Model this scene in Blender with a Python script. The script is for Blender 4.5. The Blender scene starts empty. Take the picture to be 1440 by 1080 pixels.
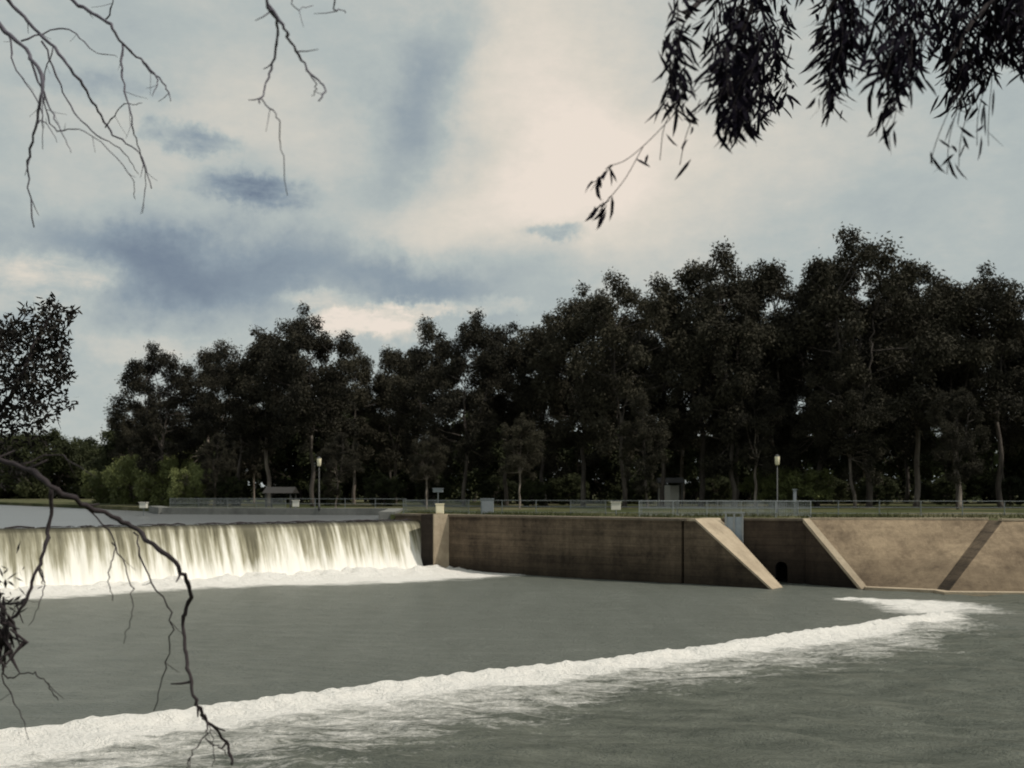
import bpy, math, random
import numpy as np
from mathutils import Vector

random.seed(7); rng = np.random.default_rng(7)
scene = bpy.context.scene
COL = scene.collection
F = 1600.0; EYE = 5.6; HOR = 690.0

def at(u, v, d):
    """surveyed bearing / elevation at distance d -> world metres"""
    return ((u-720)/F*d, d, EYE+(HOR-v)/F*d)

# ---------------------------------------------------------------- noise
def _h(ix, iy, s):
    n = (ix.astype(np.int64)*374761393 + iy.astype(np.int64)*668265263 + s*1274126177) & 0x7fffffff
    n = ((n ^ (n >> 13))*1274126177) & 0x7fffffff
    return ((n ^ (n >> 16)) & 0xffff)/65535.0
def vn(x, y, s=0):
    ix = np.floor(x); iy = np.floor(y); fx = x-ix; fy = y-iy
    fx = fx*fx*(3-2*fx); fy = fy*fy*(3-2*fy)
    a = _h(ix, iy, s); b = _h(ix+1, iy, s); c = _h(ix, iy+1, s); d = _h(ix+1, iy+1, s)
    return (a*(1-fx)+b*fx)*(1-fy)+(c*(1-fx)+d*fx)*fy
def fbm(x, y, s=0, o=4):
    r = 0; a = .5; t = 0
    for i in range(o):
        r = r+a*vn(x*2**i+17.3*i, y*2**i-9.1*i, s+i); t += a; a *= .5
    return r/t
def sstep(a, b, x):
    t = np.clip((x-a)/(b-a), 0, 1); return t*t*(3-2*t)

# ---------------------------------------------------------------- object helpers
def add(name, me, mat=None, parent=None, label=None, cat=None, kind=None, group=None, loc=None):
    ob = bpy.data.objects.new(name, me); COL.objects.link(ob)
    if mat is not None and me is not None:
        me.materials.clear(); me.materials.append(mat)
    if loc is not None: ob.location = loc
    if parent is not None: ob.parent = parent
    if label: ob["label"] = label
    if cat: ob["category"] = cat
    if kind: ob["kind"] = kind
    if group: ob["group"] = group
    return ob
def mk(name, V, Fc, smooth=False):
    me = bpy.data.meshes.new(name); me.from_pydata([tuple(v) for v in V], [], Fc); me.update()
    if smooth: me.polygons.foreach_set("use_smooth", [True]*len(me.polygons))
    return me
def mk_np(name, V, Q, smooth=False):
    """V (n,3), Q (m,k)"""
    k = Q.shape[1]
    me = bpy.data.meshes.new(name)
    me.vertices.add(len(V)); me.vertices.foreach_set("co", np.asarray(V, np.float32).ravel())
    me.loops.add(Q.size); me.loops.foreach_set("vertex_index", Q.astype(np.int32).ravel())
    me.polygons.add(len(Q)); me.polygons.foreach_set("loop_start", np.arange(0, Q.size, k, dtype=np.int32))
    me.polygons.foreach_set("loop_total", np.full(len(Q), k, dtype=np.int32))
    me.update(calc_edges=True)
    if smooth: me.polygons.foreach_set("use_smooth", np.ones(len(Q), bool))
    me.validate()
    return me
def grid_quads(ny, nx):
    i = np.arange(ny*nx).reshape(ny, nx)
    return np.stack([i[:-1, :-1], i[:-1, 1:], i[1:, 1:], i[1:, :-1]], -1).reshape(-1, 4)
class MB:
    def __init__(s): s.v = []; s.f = []
    def poly(s, pts):
        n = len(s.v); s.v += [tuple(p) for p in pts]; s.f.append(list(range(n, n+len(pts))))
    def prism(s, plan, z0, z1):
        n = len(s.v); k = len(plan)
        z0 = [z0]*k if not hasattr(z0, '__len__') else z0
        z1 = [z1]*k if not hasattr(z1, '__len__') else z1
        s.v += [(p[0], p[1], z0[i]) for i, p in enumerate(plan)]+[(p[0], p[1], z1[i]) for i, p in enumerate(plan)]
        s.f.append([n+i for i in range(k)][::-1]); s.f.append([n+k+i for i in range(k)])
        for i in range(k):
            j = (i+1) % k; s.f.append([n+i, n+j, n+k+j, n+k+i])
    def box(s, c, sz, ang=0):
        ca, sa = math.cos(ang), math.sin(ang)
        pl = []
        for a, b in ((-1, -1), (1, -1), (1, 1), (-1, 1)):
            x = a*sz[0]/2; y = b*sz[1]/2
            pl.append((c[0]+x*ca-y*sa, c[1]+x*sa+y*ca))
        s.prism(pl, c[2]-sz[2]/2, c[2]+sz[2]/2)
    def tube(s, pts, rad, n=6):
        pts = [Vector(p) for p in pts]; base = len(s.v); m = len(pts)
        up = None
        for i, p in enumerate(pts):
            t = (pts[min(i+1, m-1)]-pts[max(i-1, 0)])
            if t.length < 1e-9: t = Vector((0, 0, 1))
            t.normalize()
            if up is None: up = Vector((0, 0, 1)).cross(t) if abs(t.z) < .9 else Vector((1, 0, 0)).cross(t)
            a = (up-t*up.dot(t)); a.normalize(); up = a; b = t.cross(a)
            r = rad[i] if hasattr(rad, '__len__') else rad
            for k in range(n):
                th = 2*math.pi*k/n
                s.v.append(tuple(p+a*(math.cos(th)*r)+b*(math.sin(th)*r)))
        for i in range(m-1):
            for k in range(n):
                k2 = (k+1) % n
                s.f.append([base+i*n+k, base+i*n+k2, base+(i+1)*n+k2, base+(i+1)*n+k])
        s.f.append([base+k for k in range(n)][::-1]); s.f.append([base+(m-1)*n+k for k in range(n)])
    def me(s, name, smooth=False): return mk(name, s.v, s.f, smooth)

def smooth_line(P, sub=5, jit=0.0):
    P = [Vector(p) for p in P]
    if len(P) < 2: return P
    E = [P[0]*2-P[1]]+P+[P[-1]*2-P[-2]]; out = []
    for i in range(1, len(E)-2):
        a, b, c, d = E[i-1], E[i], E[i+1], E[i+2]
        for k in range(sub):
            t = k/sub
            q = .5*((2*b)+(c-a)*t+(2*a-5*b+4*c-d)*t*t+(3*b-a-3*c+d)*t**3)
            if jit: q = q+Vector((random.gauss(0, jit), random.gauss(0, jit), random.gauss(0, jit)))
            out.append(q)
    out.append(P[-1]); return out

def leaf_mesh(name, C, D, L, W, curved=False):
    """leaf faces: base C, direction D, lengths L, widths W"""
    n = len(C); D = D/np.linalg.norm(D, axis=1, keepdims=True)
    R = rng.normal(size=(n, 3)); S = np.cross(D, R); S /= np.linalg.norm(S, axis=1, keepdims=True)+1e-9
    L = L[:, None]; W = W[:, None]
    if not curved:
        V = np.stack([C, C+D*L*.45+S*W*.5, C+D*L, C+D*L*.45-S*W*.5], 1).reshape(-1, 3)
        Q = np.arange(4*n).reshape(n, 4)
        return mk_np(name, V, Q)
    B = S*(L*rng.uniform(-.16, .16, size=(n, 1)))
    V = np.stack([C, C+D*L*.3+S*W*.45+B*.6, C+D*L*.3-S*W*.45+B*.6, C+D*L*.68+S*W*.4+B*.7, C+D*L*.68-S*W*.4+B*.7, C+D*L], 1).reshape(-1, 3)
    o = (np.arange(n)*6)[:, None]
    T = np.concatenate([o+np.array([[0, 2, 1]]), o+np.array([[1, 2, 4]]), o+np.array([[1, 4, 3]]), o+np.array([[3, 4, 5]])])
    return mk_np(name, V, T)

# ---------------------------------------------------------------- node helpers
class NT:
    def __init__(s, tree): s.t = tree; s.n = tree.nodes; s.l = tree.links
    def put(s, node, key, val):
        if val is None: return
        sock = node.inputs[key]
        if isinstance(val, bpy.types.NodeSocket): s.l.new(val, sock)
        else:
            if sock.type == 'RGBA' and len(val) == 3: val = (*val, 1)
            sock.default_value = val
    def m(s, op, a, b=None, c=None, clamp=False):
        n = s.n.new('ShaderNodeMath'); n.operation = op; n.use_clamp = clamp
        s.put(n, 0, a); s.put(n, 1, b); s.put(n, 2, c); return n.outputs[0]
    def noise(s, vec, scale, detail=4, rough=.55, dist=0, color=False):
        n = s.n.new('ShaderNodeTexNoise'); s.put(n, 'Vector', vec); n.inputs['Scale'].default_value = scale
        n.inputs['Detail'].default_value = detail; n.inputs['Roughness'].default_value = rough; n.inputs['Distortion'].default_value = dist
        return n.outputs['Color' if color else 'Fac']
    def mapping(s, vec, sc=(1, 1, 1), rot=(0, 0, 0), loc=(0, 0, 0)):
        n = s.n.new('ShaderNodeMapping'); s.put(n, 'Vector', vec); n.inputs['Scale'].default_value = sc
        n.inputs['Rotation'].default_value = rot; n.inputs['Location'].default_value = loc; return n.outputs[0]
    def ramp(s, fac, stops, interp='LINEAR'):
        n = s.n.new('ShaderNodeValToRGB'); s.put(n, 0, fac); r = n.color_ramp; r.interpolation = interp
        while len(r.elements) < len(stops): r.elements.new(.5)
        for e, (p, c) in zip(r.elements, stops): e.position = p; e.color = (*c, 1) if len(c) == 3 else c
        return n.outputs[0]
    def mix(s, f, a, b, blend='MIX'):
        n = s.n.new('ShaderNodeMix'); n.data_type = 'RGBA'; n.blend_type = blend
        s.put(n, 0, f); s.put(n, 6, a); s.put(n, 7, b); return n.outputs[2]
    def bump(s, h, strength=.5, dist=.05, normal=None):
        n = s.n.new('ShaderNodeBump'); n.inputs['Strength'].default_value = strength; n.inputs['Distance'].default_value = dist
        s.put(n, 'Height', h); s.put(n, 'Normal', normal); return n.outputs[0]
def newmat(name):
    m = bpy.data.materials.new(name); m.use_nodes = True; t = NT(m.node_tree)
    b = t.n['Principled BSDF']; return m, t, b
def co(t, kind='Object'):
    return t.n.new('ShaderNodeTexCoord').outputs[kind]
def sr(r, g, b):
    f = lambda c: ((c/255+.055)/1.055)**2.4 if c > 10 else c/255/12.92
    return (f(r), f(g), f(b))

# ---------------------------------------------------------------- materials
def mat_simple(name, col, rough=.7, var=.25, scale=3, metal=0):
    m, t, b = newmat(name); c = co(t)
    n = t.noise(c, scale, 5)
    t.put(b, 'Base Color', t.mix(n, tuple(x*(1-var) for x in col), tuple(x*(1+var) for x in col)))
    b.inputs['Roughness'].default_value = rough; b.inputs['Metallic'].default_value = metal
    t.put(b, 'Normal', t.bump(t.noise(c, scale*6, 3), .2, .02))
    return m

def mat_masonry(name, dark, light, wet=True, coursing=True, spec=.2, contrast=3.6):
    m, t, b = newmat(name); c = t.n.new('ShaderNodeNewGeometry').outputs['Position']
    sep = t.n.new('ShaderNodeSeparateXYZ'); t.l.new(c, sep.inputs[0])
    big = t.noise(c, .30, 5, .65)
    streak = t.noise(t.mapping(c, (1.6, 1.6, .12)), 1.0, 5, .65)
    lay = t.noise(t.mapping(c, (.09, .09, 1.8)), 1.0, 5, .7)
    fine = t.noise(c, 4, 5, .75)
    v = t.m('ADD', t.m('MULTIPLY', big, .34), t.m('MULTIPLY', streak, .20))
    v = t.m('ADD', v, t.m('MULTIPLY', lay, .34 if coursing else .22)); v = t.m('ADD', v, t.m('MULTIPLY', fine, .22))
    v = t.m('ADD', t.m('MULTIPLY', t.m('SUBTRACT', v, .555 if coursing else .50), contrast), .5, clamp=True)
    colr = t.mix(v, dark, light)
    blot = t.m('MULTIPLY', t.m('SUBTRACT', t.noise(t.mapping(c, (.8, .8, .5)), .9, 5, .7), .50), 5.0, clamp=True)
    colr = t.mix(t.m('MULTIPLY', blot, .5), colr, tuple(x*.6 for x in dark))
    if coursing:
        cz = t.m('FRACT', t.m('MULTIPLY', sep.outputs[2], 2.2))
        line = t.m('LESS_THAN', cz, .09)
        colr = t.mix(t.m('MULTIPLY', line, .35), colr, tuple(x*.35 for x in dark))
    if wet:
        zz = t.m('ADD', sep.outputs[2], t.m('MULTIPLY', t.m('SUBTRACT', t.noise(t.mapping(c, (.5, .5, .3)), 1.0, 4), .5), 1.8))
        w = t.m('SUBTRACT', 1.0, t.m('DIVIDE', zz, 2.0), clamp=True)
        w = t.m('MULTIPLY', t.m('POWER', w, .7), .8 if coursing else .5)
        colr = t.mix(w, colr, tuple(x*.33 for x in dark))
    t.put(b, 'Base Color', colr); b.inputs['Roughness'].default_value = .85
    b.inputs['Specular IOR Level'].default_value = spec
    t.put(b, 'Normal', t.bump(t.m('ADD', fine, streak), .6, .08))
    return m

def mat_leaf(name, a, b_, clump=.25, rough=.55, spec=.2):
    m, t, b = newmat(name); c = co(t)
    n = t.noise(c, clump, 3, .6)
    n2 = t.noise(c, 3.0, 2)
    oi = t.n.new('ShaderNodeObjectInfo').outputs['Random']
    f = t.m('ADD', t.m('MULTIPLY', t.m('SUBTRACT', t.m('ADD', t.m('MULTIPLY', n, .6), t.m('MULTIPLY', n2, .4)), .5), 3.0), t.m('ADD', t.m('MULTIPLY', oi, .5), .25), clamp=True)
    t.put(b, 'Base Color', t.mix(f, a, b_)); b.inputs['Roughness'].default_value = rough
    b.inputs['Specular IOR Level'].default_value = spec
    return m

M_gum = mat_leaf('gum_foliage', (.016, .015, .012), (.062, .056, .038), .35, rough=.75, spec=.10)
M_gum2 = mat_leaf('gum_foliage_dull', (.018, .021, .011), (.062, .070, .032), .35, rough=.75, spec=.1)
M_scrub = mat_leaf('scrub_foliage', (.012, .016, .008), (.052, .062, .026), .12, rough=.8, spec=.08)
M_willow = mat_leaf('willow_foliage', (.075, .088, .030), (.21, .23, .085), .3)
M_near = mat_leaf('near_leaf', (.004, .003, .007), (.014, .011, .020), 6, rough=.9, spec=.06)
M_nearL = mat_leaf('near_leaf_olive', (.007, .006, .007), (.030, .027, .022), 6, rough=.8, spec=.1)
M_twig = mat_simple('twig_bark', (.026, .018, .020), .9, .4, 12)
M_twig2 = mat_simple('bare_twig', (.095, .085, .11), .8, .35, 12)

def mat_bark():
    m, t, b = newmat('gum_bark'); c = co(t)
    sep = t.n.new('ShaderNodeSeparateXYZ'); t.l.new(c, sep.inputs[0])
    n = t.noise(t.mapping(c, (2, 2, .35)), 1.0, 5, .6)
    oi = t.n.new('ShaderNodeObjectInfo').outputs['Random']
    pale = t.m('MULTIPLY', t.m('SUBTRACT', oi, .55), 6.0, clamp=True)
    colA = t.ramp(n, [(.3, (.03, .024, .021)), (.5, (.075, .06, .05)), (.7, (.15, .13, .11))])
    colB = t.ramp(n, [(.3, (.08, .062, .052)), (.5, (.23, .19, .16)), (.7, (.42, .37, .31))])
    col = t.mix(pale, colA, colB)
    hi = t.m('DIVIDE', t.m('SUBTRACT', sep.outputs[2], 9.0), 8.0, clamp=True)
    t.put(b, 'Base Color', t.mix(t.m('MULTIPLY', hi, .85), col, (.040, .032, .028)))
    b.inputs['Roughness'].default_value = .85; return m
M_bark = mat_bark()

M_wall = mat_masonry('brown_masonry', (.044, .032, .023), (.20, .148, .10), contrast=5.0)
M_wall_dark = mat_masonry('shaded_masonry', (.028, .020, .016), (.105, .076, .054))  # darker copy of the brown masonry, with shade put into the colour
M_pier = mat_masonry('shade_dark_masonry', (.014, .011, .009), (.05, .038, .03))  # near black: shade on the pier's unlit front painted into the colour
M_conc = mat_masonry('pale_concrete', (.30, .235, .165), (.58, .48, .35), wet=False, coursing=False, contrast=3)
M_slope = mat_masonry('sloped_concrete', (.145, .105, .070), (.40, .305, .20), wet=True, coursing=False, contrast=4.5)
M_cope = mat_masonry('coping_concrete', (.10, .08, .06), (.24, .195, .145), wet=False, coursing=False)
M_kerb = mat_masonry('grey_concrete', (.13, .13, .12), (.27, .265, .245), wet=False, coursing=False)
M_weir = mat_masonry('wet_weir_concrete', (.03, .024, .016), (.09, .07, .045), wet=False, coursing=False)
M_white = mat_simple('weathered_white_paint', (.66, .63, .55), .5, .15, 4)
M_cream = mat_simple('cream_paint', (.84, .76, .54), .5, .08, 4)
M_grey = mat_simple('grey_paint', (.24, .26, .28), .5, .15, 4)
M_steel = mat_simple('galvanised_steel', (.17, .185, .19), .5, .2, 8)
M_pole = mat_simple('dark_pole', (.07, .07, .07), .6, .2, 8)
M_steel_l = mat_simple('pale_steel', (.30, .32, .33), .5, .2, 8)
M_dark = mat_simple('dark_hollow', (.012, .010, .009), .9, .2, 4)  # darkness inside the culvert put into the lining colour
M_roof = mat_simple('shed_roof', (.03, .027, .025), .7, .2, 4)
M_blue = mat_simple('blue_grey_gate', (.30, .35, .40), .5, .2, 3)

def mat_ground():
    m, t, b = newmat('park_grass'); c = t.n.new('ShaderNodeNewGeometry').outputs['Position']
    n = t.noise(c, .09, 5, .6); n2 = t.noise(c, 1.4, 5, .7)
    col = t.ramp(n, [(.34, (.026, .034, .012)), (.46, (.055, .066, .024)), (.56, (.12, .11, .058)), (.66, (.22, .19, .13))])
    t.put(b, 'Base Color', t.mix(.35, col, t.mix(n2, (.02, .025, .01), (.12, .12, .06))))
    b.inputs['Roughness'].default_value = .95; b.inputs['Specular IOR Level'].default_value = .1
    t.put(b, 'Normal', t.bump(n2, .8, .15)); return m
M_ground = mat_ground()

def mat_water():
    m, t, b = newmat('river_water'); c = t.n.new('ShaderNodeNewGeometry').outputs['Position']
    at_ = t.n.new('ShaderNodeAttribute'); at_.attribute_name = 'foam'; fo = at_.outputs['Fac']
    at2 = t.n.new('ShaderNodeAttribute'); at2.attribute_name = 'chop'; ch = at2.outputs['Fac']
    th = math.atan2(.81, 1)
    al = t.mapping(c, (.7, 2.0, 1), rot=(0, 0, math.radians(-10)))
    n1 = t.noise(al, .9, 7, .70, .6); n2 = t.noise(c, 6.0, 4, .7); n3 = t.noise(t.mapping(c, (.45, 1.6, 1), rot=(0, 0, math.radians(-14))), .8, 7, .68)
    nn = t.m('ADD', t.m('MULTIPLY', n1, .68), t.m('MULTIPLY', n2, .32))
    f = t.m('ADD', fo, t.m('MULTIPLY', t.m('SUBTRACT', nn, .5), 1.9))
    f = t.m('MULTIPLY', t.m('SUBTRACT', f, .38), 1.9, clamp=True)
    n3c = t.m('ADD', t.m('MULTIPLY', t.m('SUBTRACT', n3, .5), 3.0), .5, clamp=True)
    deep = t.mix(n3c, (.070, .079, .060), (.166, .174, .140))
    smoothc = t.mix(t.noise(t.mapping(c, (1.6, .25, 1), rot=(0, 0, math.radians(-37))), .5, 5, .6), (.108, .118, .098), (.180, .190, .166))
    smoothc = t.mix(t.m('MULTIPLY', t.m('SUBTRACT', t.noise(t.mapping(c, (.35, 1.2, 1)), .9, 7, .72), .50), 3.0, clamp=True), smoothc, (.210, .218, .190))
    wc = t.mix(ch, smoothc, deep)
    fc = t.mix(n2, (.82, .78, .72), (.98, .95, .90))
    t.put(b, 'Base Color', t.mix(f, wc, fc))
    t.put(b, 'Roughness', t.m('ADD', t.m('MULTIPLY', f, .35), .36))
    b.inputs['IOR'].default_value = 1.33; b.inputs['Specular IOR Level'].default_value = .4
    bh = t.m('ADD', t.noise(t.mapping(c, (1, 1.6, 1), rot=(0, 0, -th)), 2.2, 6, .72), t.m('MULTIPLY', t.noise(c, 9, 3, .6), .3))
    t.put(b, 'Normal', t.bump(bh, .9, .32))
    return m
M_water = mat_water()

def mat_res():
    m, t, b = newmat('still_water'); c = t.n.new('ShaderNodeNewGeometry').outputs['Position']
    n = t.noise(t.mapping(c, (.2, 1, 1)), .4, 5)
    t.put(b, 'Base Color', t.mix(n, (.10, .105, .105), (.17, .175, .18)))
    b.inputs['Roughness'].default_value = .3; b.inputs['IOR'].default_value = 1.33
    t.put(b, 'Normal', t.bump(t.noise(c, 2.0, 5, .6), .6, .15)); return m
M_res = mat_res()

def mat_fall():
    m, t, b = newmat('falling_water'); uv = t.n.new('ShaderNodeUVMap').outputs[0]
    sep = t.n.new('ShaderNodeSeparateXYZ'); t.l.new(uv, sep.inputs[0]); v = sep.outputs[1]
    st = t.noise(t.mapping(uv, (1.0, .20, 1)), .75, 4, .64, .1)
    st2 = t.noise(t.mapping(uv, (1.0, .35, 1)), 3.0, 4, .66)
    s = t.m('ADD', t.m('MULTIPLY', st, .62), t.m('MULTIPLY', st2, .38))
    s = t.m('ADD', s, t.m('MULTIPLY', t.m('SUBTRACT', v, .52), .24))
    upper = t.ramp(s, [(.37, (.11, .10, .06)), (.45, (.27, .25, .17)), (.52, (.55, .52, .42)), (.59, (.84, .81, .73))])
    top = t.m('SUBTRACT', 1.0, t.m('DIVIDE', v, .17), clamp=True)
    c1 = t.mix(t.m('MULTIPLY', t.m('POWER', top, .5), .95), upper, (.028, .024, .015))  # crest shade and dark tree reflection painted in as a dark lip
    low = t.m('DIVIDE', t.m('SUBTRACT', t.m('ADD', v, t.m('MULTIPLY', t.m('SUBTRACT', st2, .5), .6)), .66), .32, clamp=True)
    t.put(b, 'Base Color', t.mix(low, c1, (.93, .90, .84)))
    b.inputs['Roughness'].default_value = .6; b.inputs['Specular IOR Level'].default_value = .25
    t.put(b, 'Normal', t.bump(s, .4, .2)); return m
M_fall = mat_fall()

# ---------------------------------------------------------------- river water
crA = np.array([-6.3, 82.1]); cdir = np.array([22.2, 18.0]); cdir /= np.linalg.norm(cdir); cn = np.array([cdir[1], -cdir[0]])
dx = .15
xs = np.arange(-40, 60, dx); ys = np.arange(12, 85, dx)
X, Y = np.meshgrid(xs, ys)
lx = [-60, -12, -4.8, 3.1, 17.3, 21.5]; ly = [-12.6, 26.2, 31.7, 37.5, 49.7, 53.6]
YL = np.interp(X, lx, ly)
wig = (fbm(X*.3, Y*0+3, 5, 4)-.5)*.8+(vn(X*2.6, Y*.2, 9)-.5)*.16
s = (YL-Y)*.777+wig
endf = 1-sstep(18.8, 22.0, X)
wid = (.75+.7*fbm(X*.35, X*0+8, 13, 3))*(1+.55*(1-sstep(-12, 2, X)))
foam = sstep(-.10, .10, s)*(1.2-.6*sstep(.8*wid, 2.2*wid, s))*(1-sstep(1.4, 7.5*wid, s)*.96)*endf
foam += .13*sstep(2.0, 5, s)*endf*(1-sstep(8, 20, s))*(1-.6*sstep(-6, 8, X))
foam += .05*sstep(1.0, 3, s)
# the short cross wave closing the V
ax, ay, bx_, by_ = 17.2, 58.4, 20.4, 55.4
L2 = (bx_-ax)**2+(by_-ay)**2
tt = np.clip(((X-ax)*(bx_-ax)+(Y-ay)*(by_-ay))/L2, 0, 1)
d2 = np.hypot(X-(ax+tt*(bx_-ax)), Y-(ay+tt*(by_-ay)))
foam2 = np.exp(-(d2/(.75+1.9*tt))**2)*1.15
foam = np.maximum(foam, foam2)
foam = np.maximum(foam, 1.2*np.exp(-((X-19.8)/2.4)**2-((Y-54.2)/2.8)**2))
foam = np.maximum(foam, .75*np.exp(-((X-21.4)/2.2)**2-((Y-54.0)/3.6)**2))
# churn below the fall
t_ = (X-crA[0])*cn[0]+(Y-crA[1])*cn[1]
tend = 7.4+3.4*sstep(-22, -3, X)+(fbm(X*.3, Y*.3, 21, 3)-.5)*3
ff = 1-sstep(tend-3.4, tend+1.4, t_)
foam = np.maximum(foam, ff*1.15)
chop = np.clip(np.maximum(sstep(0, 1.5, s)*endf, sstep(20, 26, X)*(1-sstep(56, 66, Y)*.6)), 0, 1)
Z = (fbm(X*.9+.6*Y, Y*1.1, 31, 4)-.5)*(.07+.25*chop)
Z += (fbm(X*.25, Y*.35, 35, 3)-.5)*.18*chop
Z += endf*(.15*np.exp(-((s-.38)/.45)**2)-.08*np.exp(-((s+1.2)/1.0)**2))
Z += (fbm(X*3.4, Y*3.4, 41, 3)-.45)*.28*np.exp(-((s-.6)/.9)**2)*endf
Z += np.minimum(foam2, 1)*.14*(vn(X*2, Y*2, 51)+.2)
Z += ff*(.15+(fbm(X*1.1, Y*1.1, 61, 4)-.35)*.9)*np.exp(-((t_-2.6)/2.2)**2)
Z[(t_ < 0)] = -.3
me = mk_np('river_water', np.stack([X, Y, Z], -1).reshape(-1, 3), grid_quads(len(ys), len(xs)), True)
for nm, arr in (('foam', foam), ('chop', chop)):
    a = me.attributes.new(nm, 'FLOAT', 'POINT'); a.data.foreach_set('value', arr.astype(np.float32).ravel())
add('river_water', me, M_water, label="grey-green river water with a white foaming standing wave", cat="water", kind="structure")

# reservoir
RZ = 3.44
pl = [(-6.3, 82.1), (-110, -2), (-700, 0), (-700, 420), (60, 420), (60, 110), (-5, 100)]
add('reservoir_water', mk('reservoir_water', [(x, y, RZ) for x, y in pl], [list(range(len(pl)))]), M_res,
    label="calm grey water held level behind the weir", cat="water", kind="structure")

# ---------------------------------------------------------------- weir + fall
Lw = 84.0; nu = 900; nv = 36
U, Vv = np.meshgrid(np.linspace(0, Lw, nu), np.linspace(0, 1, nv))
def prof(v):
    out = np.where(v < .12, v/.12*.55-.25, .30+1.35*((v-.12)/.88)**.9)
    z = RZ+.02-.10*sstep(0, .12, v)-3.40*np.clip((v-.10)/.90, 0, 1)**1.15
    return out, z
o_, z_ = prof(Vv)
rid = (fbm(U*1.6, Vv*.6, 71, 4)-.5)*.32*sstep(.1, .5, Vv)+(fbm(U*.35, Vv*.2, 75, 3)-.5)*.3*sstep(.05, .4, Vv)
o2 = o_+rid
px = crA[0]-cdir[0]*U+cn[0]*o2; py = crA[1]-cdir[1]*U+cn[1]*o2
pz = z_+(fbm(U*.8, Vv*0, 77, 3)-.5)*.04
me = mk_np('waterfall', np.stack([px, py, pz], -1).reshape(-1, 3), grid_quads(nv, nu), True)
uvl = me.uv_layers.new(name='UVMap'); li = np.empty(len(me.loops), np.int32); me.loops.foreach_get('vertex_index', li)
uvs = np.stack([U.ravel(), Vv.ravel()], -1)[li]; uvl.data.foreach_set('uv', uvs.astype(np.float32).ravel())
add('waterfall', me, M_fall, label="long white curtain of water pouring over the weir", cat="water", kind="structure")
# concrete body beneath
mb = MB()
profp = [(-1.9, 3.24), (-.6, 3.26), (-.45, 2.95), (-.1, 2.2), (.15, 1.0), (.3, -1.2), (-1.9, -1.2)]
n = len(profp)
for e in (0, Lw):
    for o, z in profp: mb.v.append((crA[0]-cdir[0]*e+cn[0]*(o-.12), crA[1]-cdir[1]*e+cn[1]*(o-.12), z-.05))
mb.f += [list(range(n)), list(range(n, 2*n))[::-1]]+[[i, n+i, n+(i+1) % n, (i+1) % n] for i in range(n)]
weir = add('weir', mb.me('weir'), M_weir, label="long low concrete overflow weir across the river", cat="weir")
mb = MB()
for i in range(110):
    u = random.uniform(1, 60); o = random.uniform(-.9, -.1); a = random.gauss(0, .08); L = random.uniform(.5, 2.2)
    c = crA-cdir*u+cn*o; d = cdir*math.cos(a)+cn*math.sin(a); r = random.uniform(.02, .06)
    mb.tube([(c[0]-d[0]*L/2, c[1]-d[1]*L/2, RZ+.03), (c[0], c[1], RZ+.05+r), (c[0]+d[0]*L/2, c[1]+d[1]*L/2, RZ+.04)], [r*.6, r, r*.5], 5)
add('driftwood', mb.me('driftwood'), M_twig, label="thin dark flotsam caught along the weir crest", cat="driftwood", kind="stuff")

# ---------------------------------------------------------------- walls
wA = np.array([-6.4, 81.5]); wB = np.array([10.3, 68.5]); wd = (wB-wA)/np.linalg.norm(wB-wA); wn = np.array([wd[1], -wd[0]])
wn = wn if wn[1] < 0 else -wn          # towards the river
def W(s_, o): p = wA+wd*s_+wn*o; return (p[0], p[1])
LA = float(np.linalg.norm(wB-wA))
mb = MB()
mb.prism([W(-2.7, 0), W(9.4, 0), W(9.4, .22), W(LA, .22), W(LA, -1.6), W(-2.7, -1.6)], -1.5, 3.78)
wall = add('retaining_wall', mb.me('retaining_wall'), M_wall, label="long brown masonry retaining wall stained dark at the waterline", cat="wall")
mb = MB()
mb.prism([W(-2.7, .08), W(9.3, .08), W(9.32, .30), W(LA+.4, .30), W(LA+.4, -1.68), W(-2.7, -1.68)], 3.785, 3.92)
add('coping', mb.me('coping'), M_cope, wall)
mb = MB()
mb.prism([W(.75, 1.0), W(1.9, 1.0), W(2.2, .003), W(.75, .003)], -1.5, 3.95)
add('pier', mb.me('pier'), M_pier, wall)
mb = MB()
mb.prism([W(1.904, 1.0), W(2.0, 1.0), W(2.5, .003), W(2.204, .003)], -1.5, 3.97)
add('sunlit_pier_face', mb.me('sunlit_pier_face'), M_conc, wall)  # pale slab added so the pier's right side looks sunlit
# wing wall with raking coping
g = np.array([14.7, 64.8]); a0 = np.array([10.32, 68.3]); gd = (g-a0)/np.linalg.norm(g-a0); gl = float(np.linalg.norm(g-a0)); gn = np.array([-gd[1], gd[0]])
gn = gn if gn[1] > 0 else -gn
def G(s_, o): p = a0+gd*s_+gn*o; return (p[0], p[1])
WT, WBt = 2.9, 1.25
mb = MB()
mb.poly([G(0, 0)+(-1.5,), G(gl, 0)+(-1.5,), G(gl, 0)+(.0,), G(.8, 0)+(3.78,), G(0, 0)+(3.78,)])
mb.poly([G(0, WT)+(-1.5,), G(gl, WBt)+(-1.5,), G(gl, WBt)+(.0,), G(.8, WT)+(3.78,), G(0, WT)+(3.78,)][::-1])
mb.poly([G(gl, 0)+(-1.5,), G(gl, WBt)+(-1.5,), G(gl, WBt)+(0,), G(gl, 0)+(0,)])
wing = add('wing_wall', mb.me('wing_wall'), M_wall, label="masonry wing wall with a pale sloping coping down to the water", cat="wall")
mb = MB()
mb.prism([G(-.1, -.06), G(.8, -.06), G(.8, WT+.08), G(-.1, WT+.08)], 3.785, 3.92)
mb.prism([G(.8, -.06), G(gl+.15, -.06), G(gl+.15, WBt+.08), G(.8, WT+.08)], [3.785, -.12, -.12, 3.785], [3.92, .02, .02, 3.92])
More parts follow.
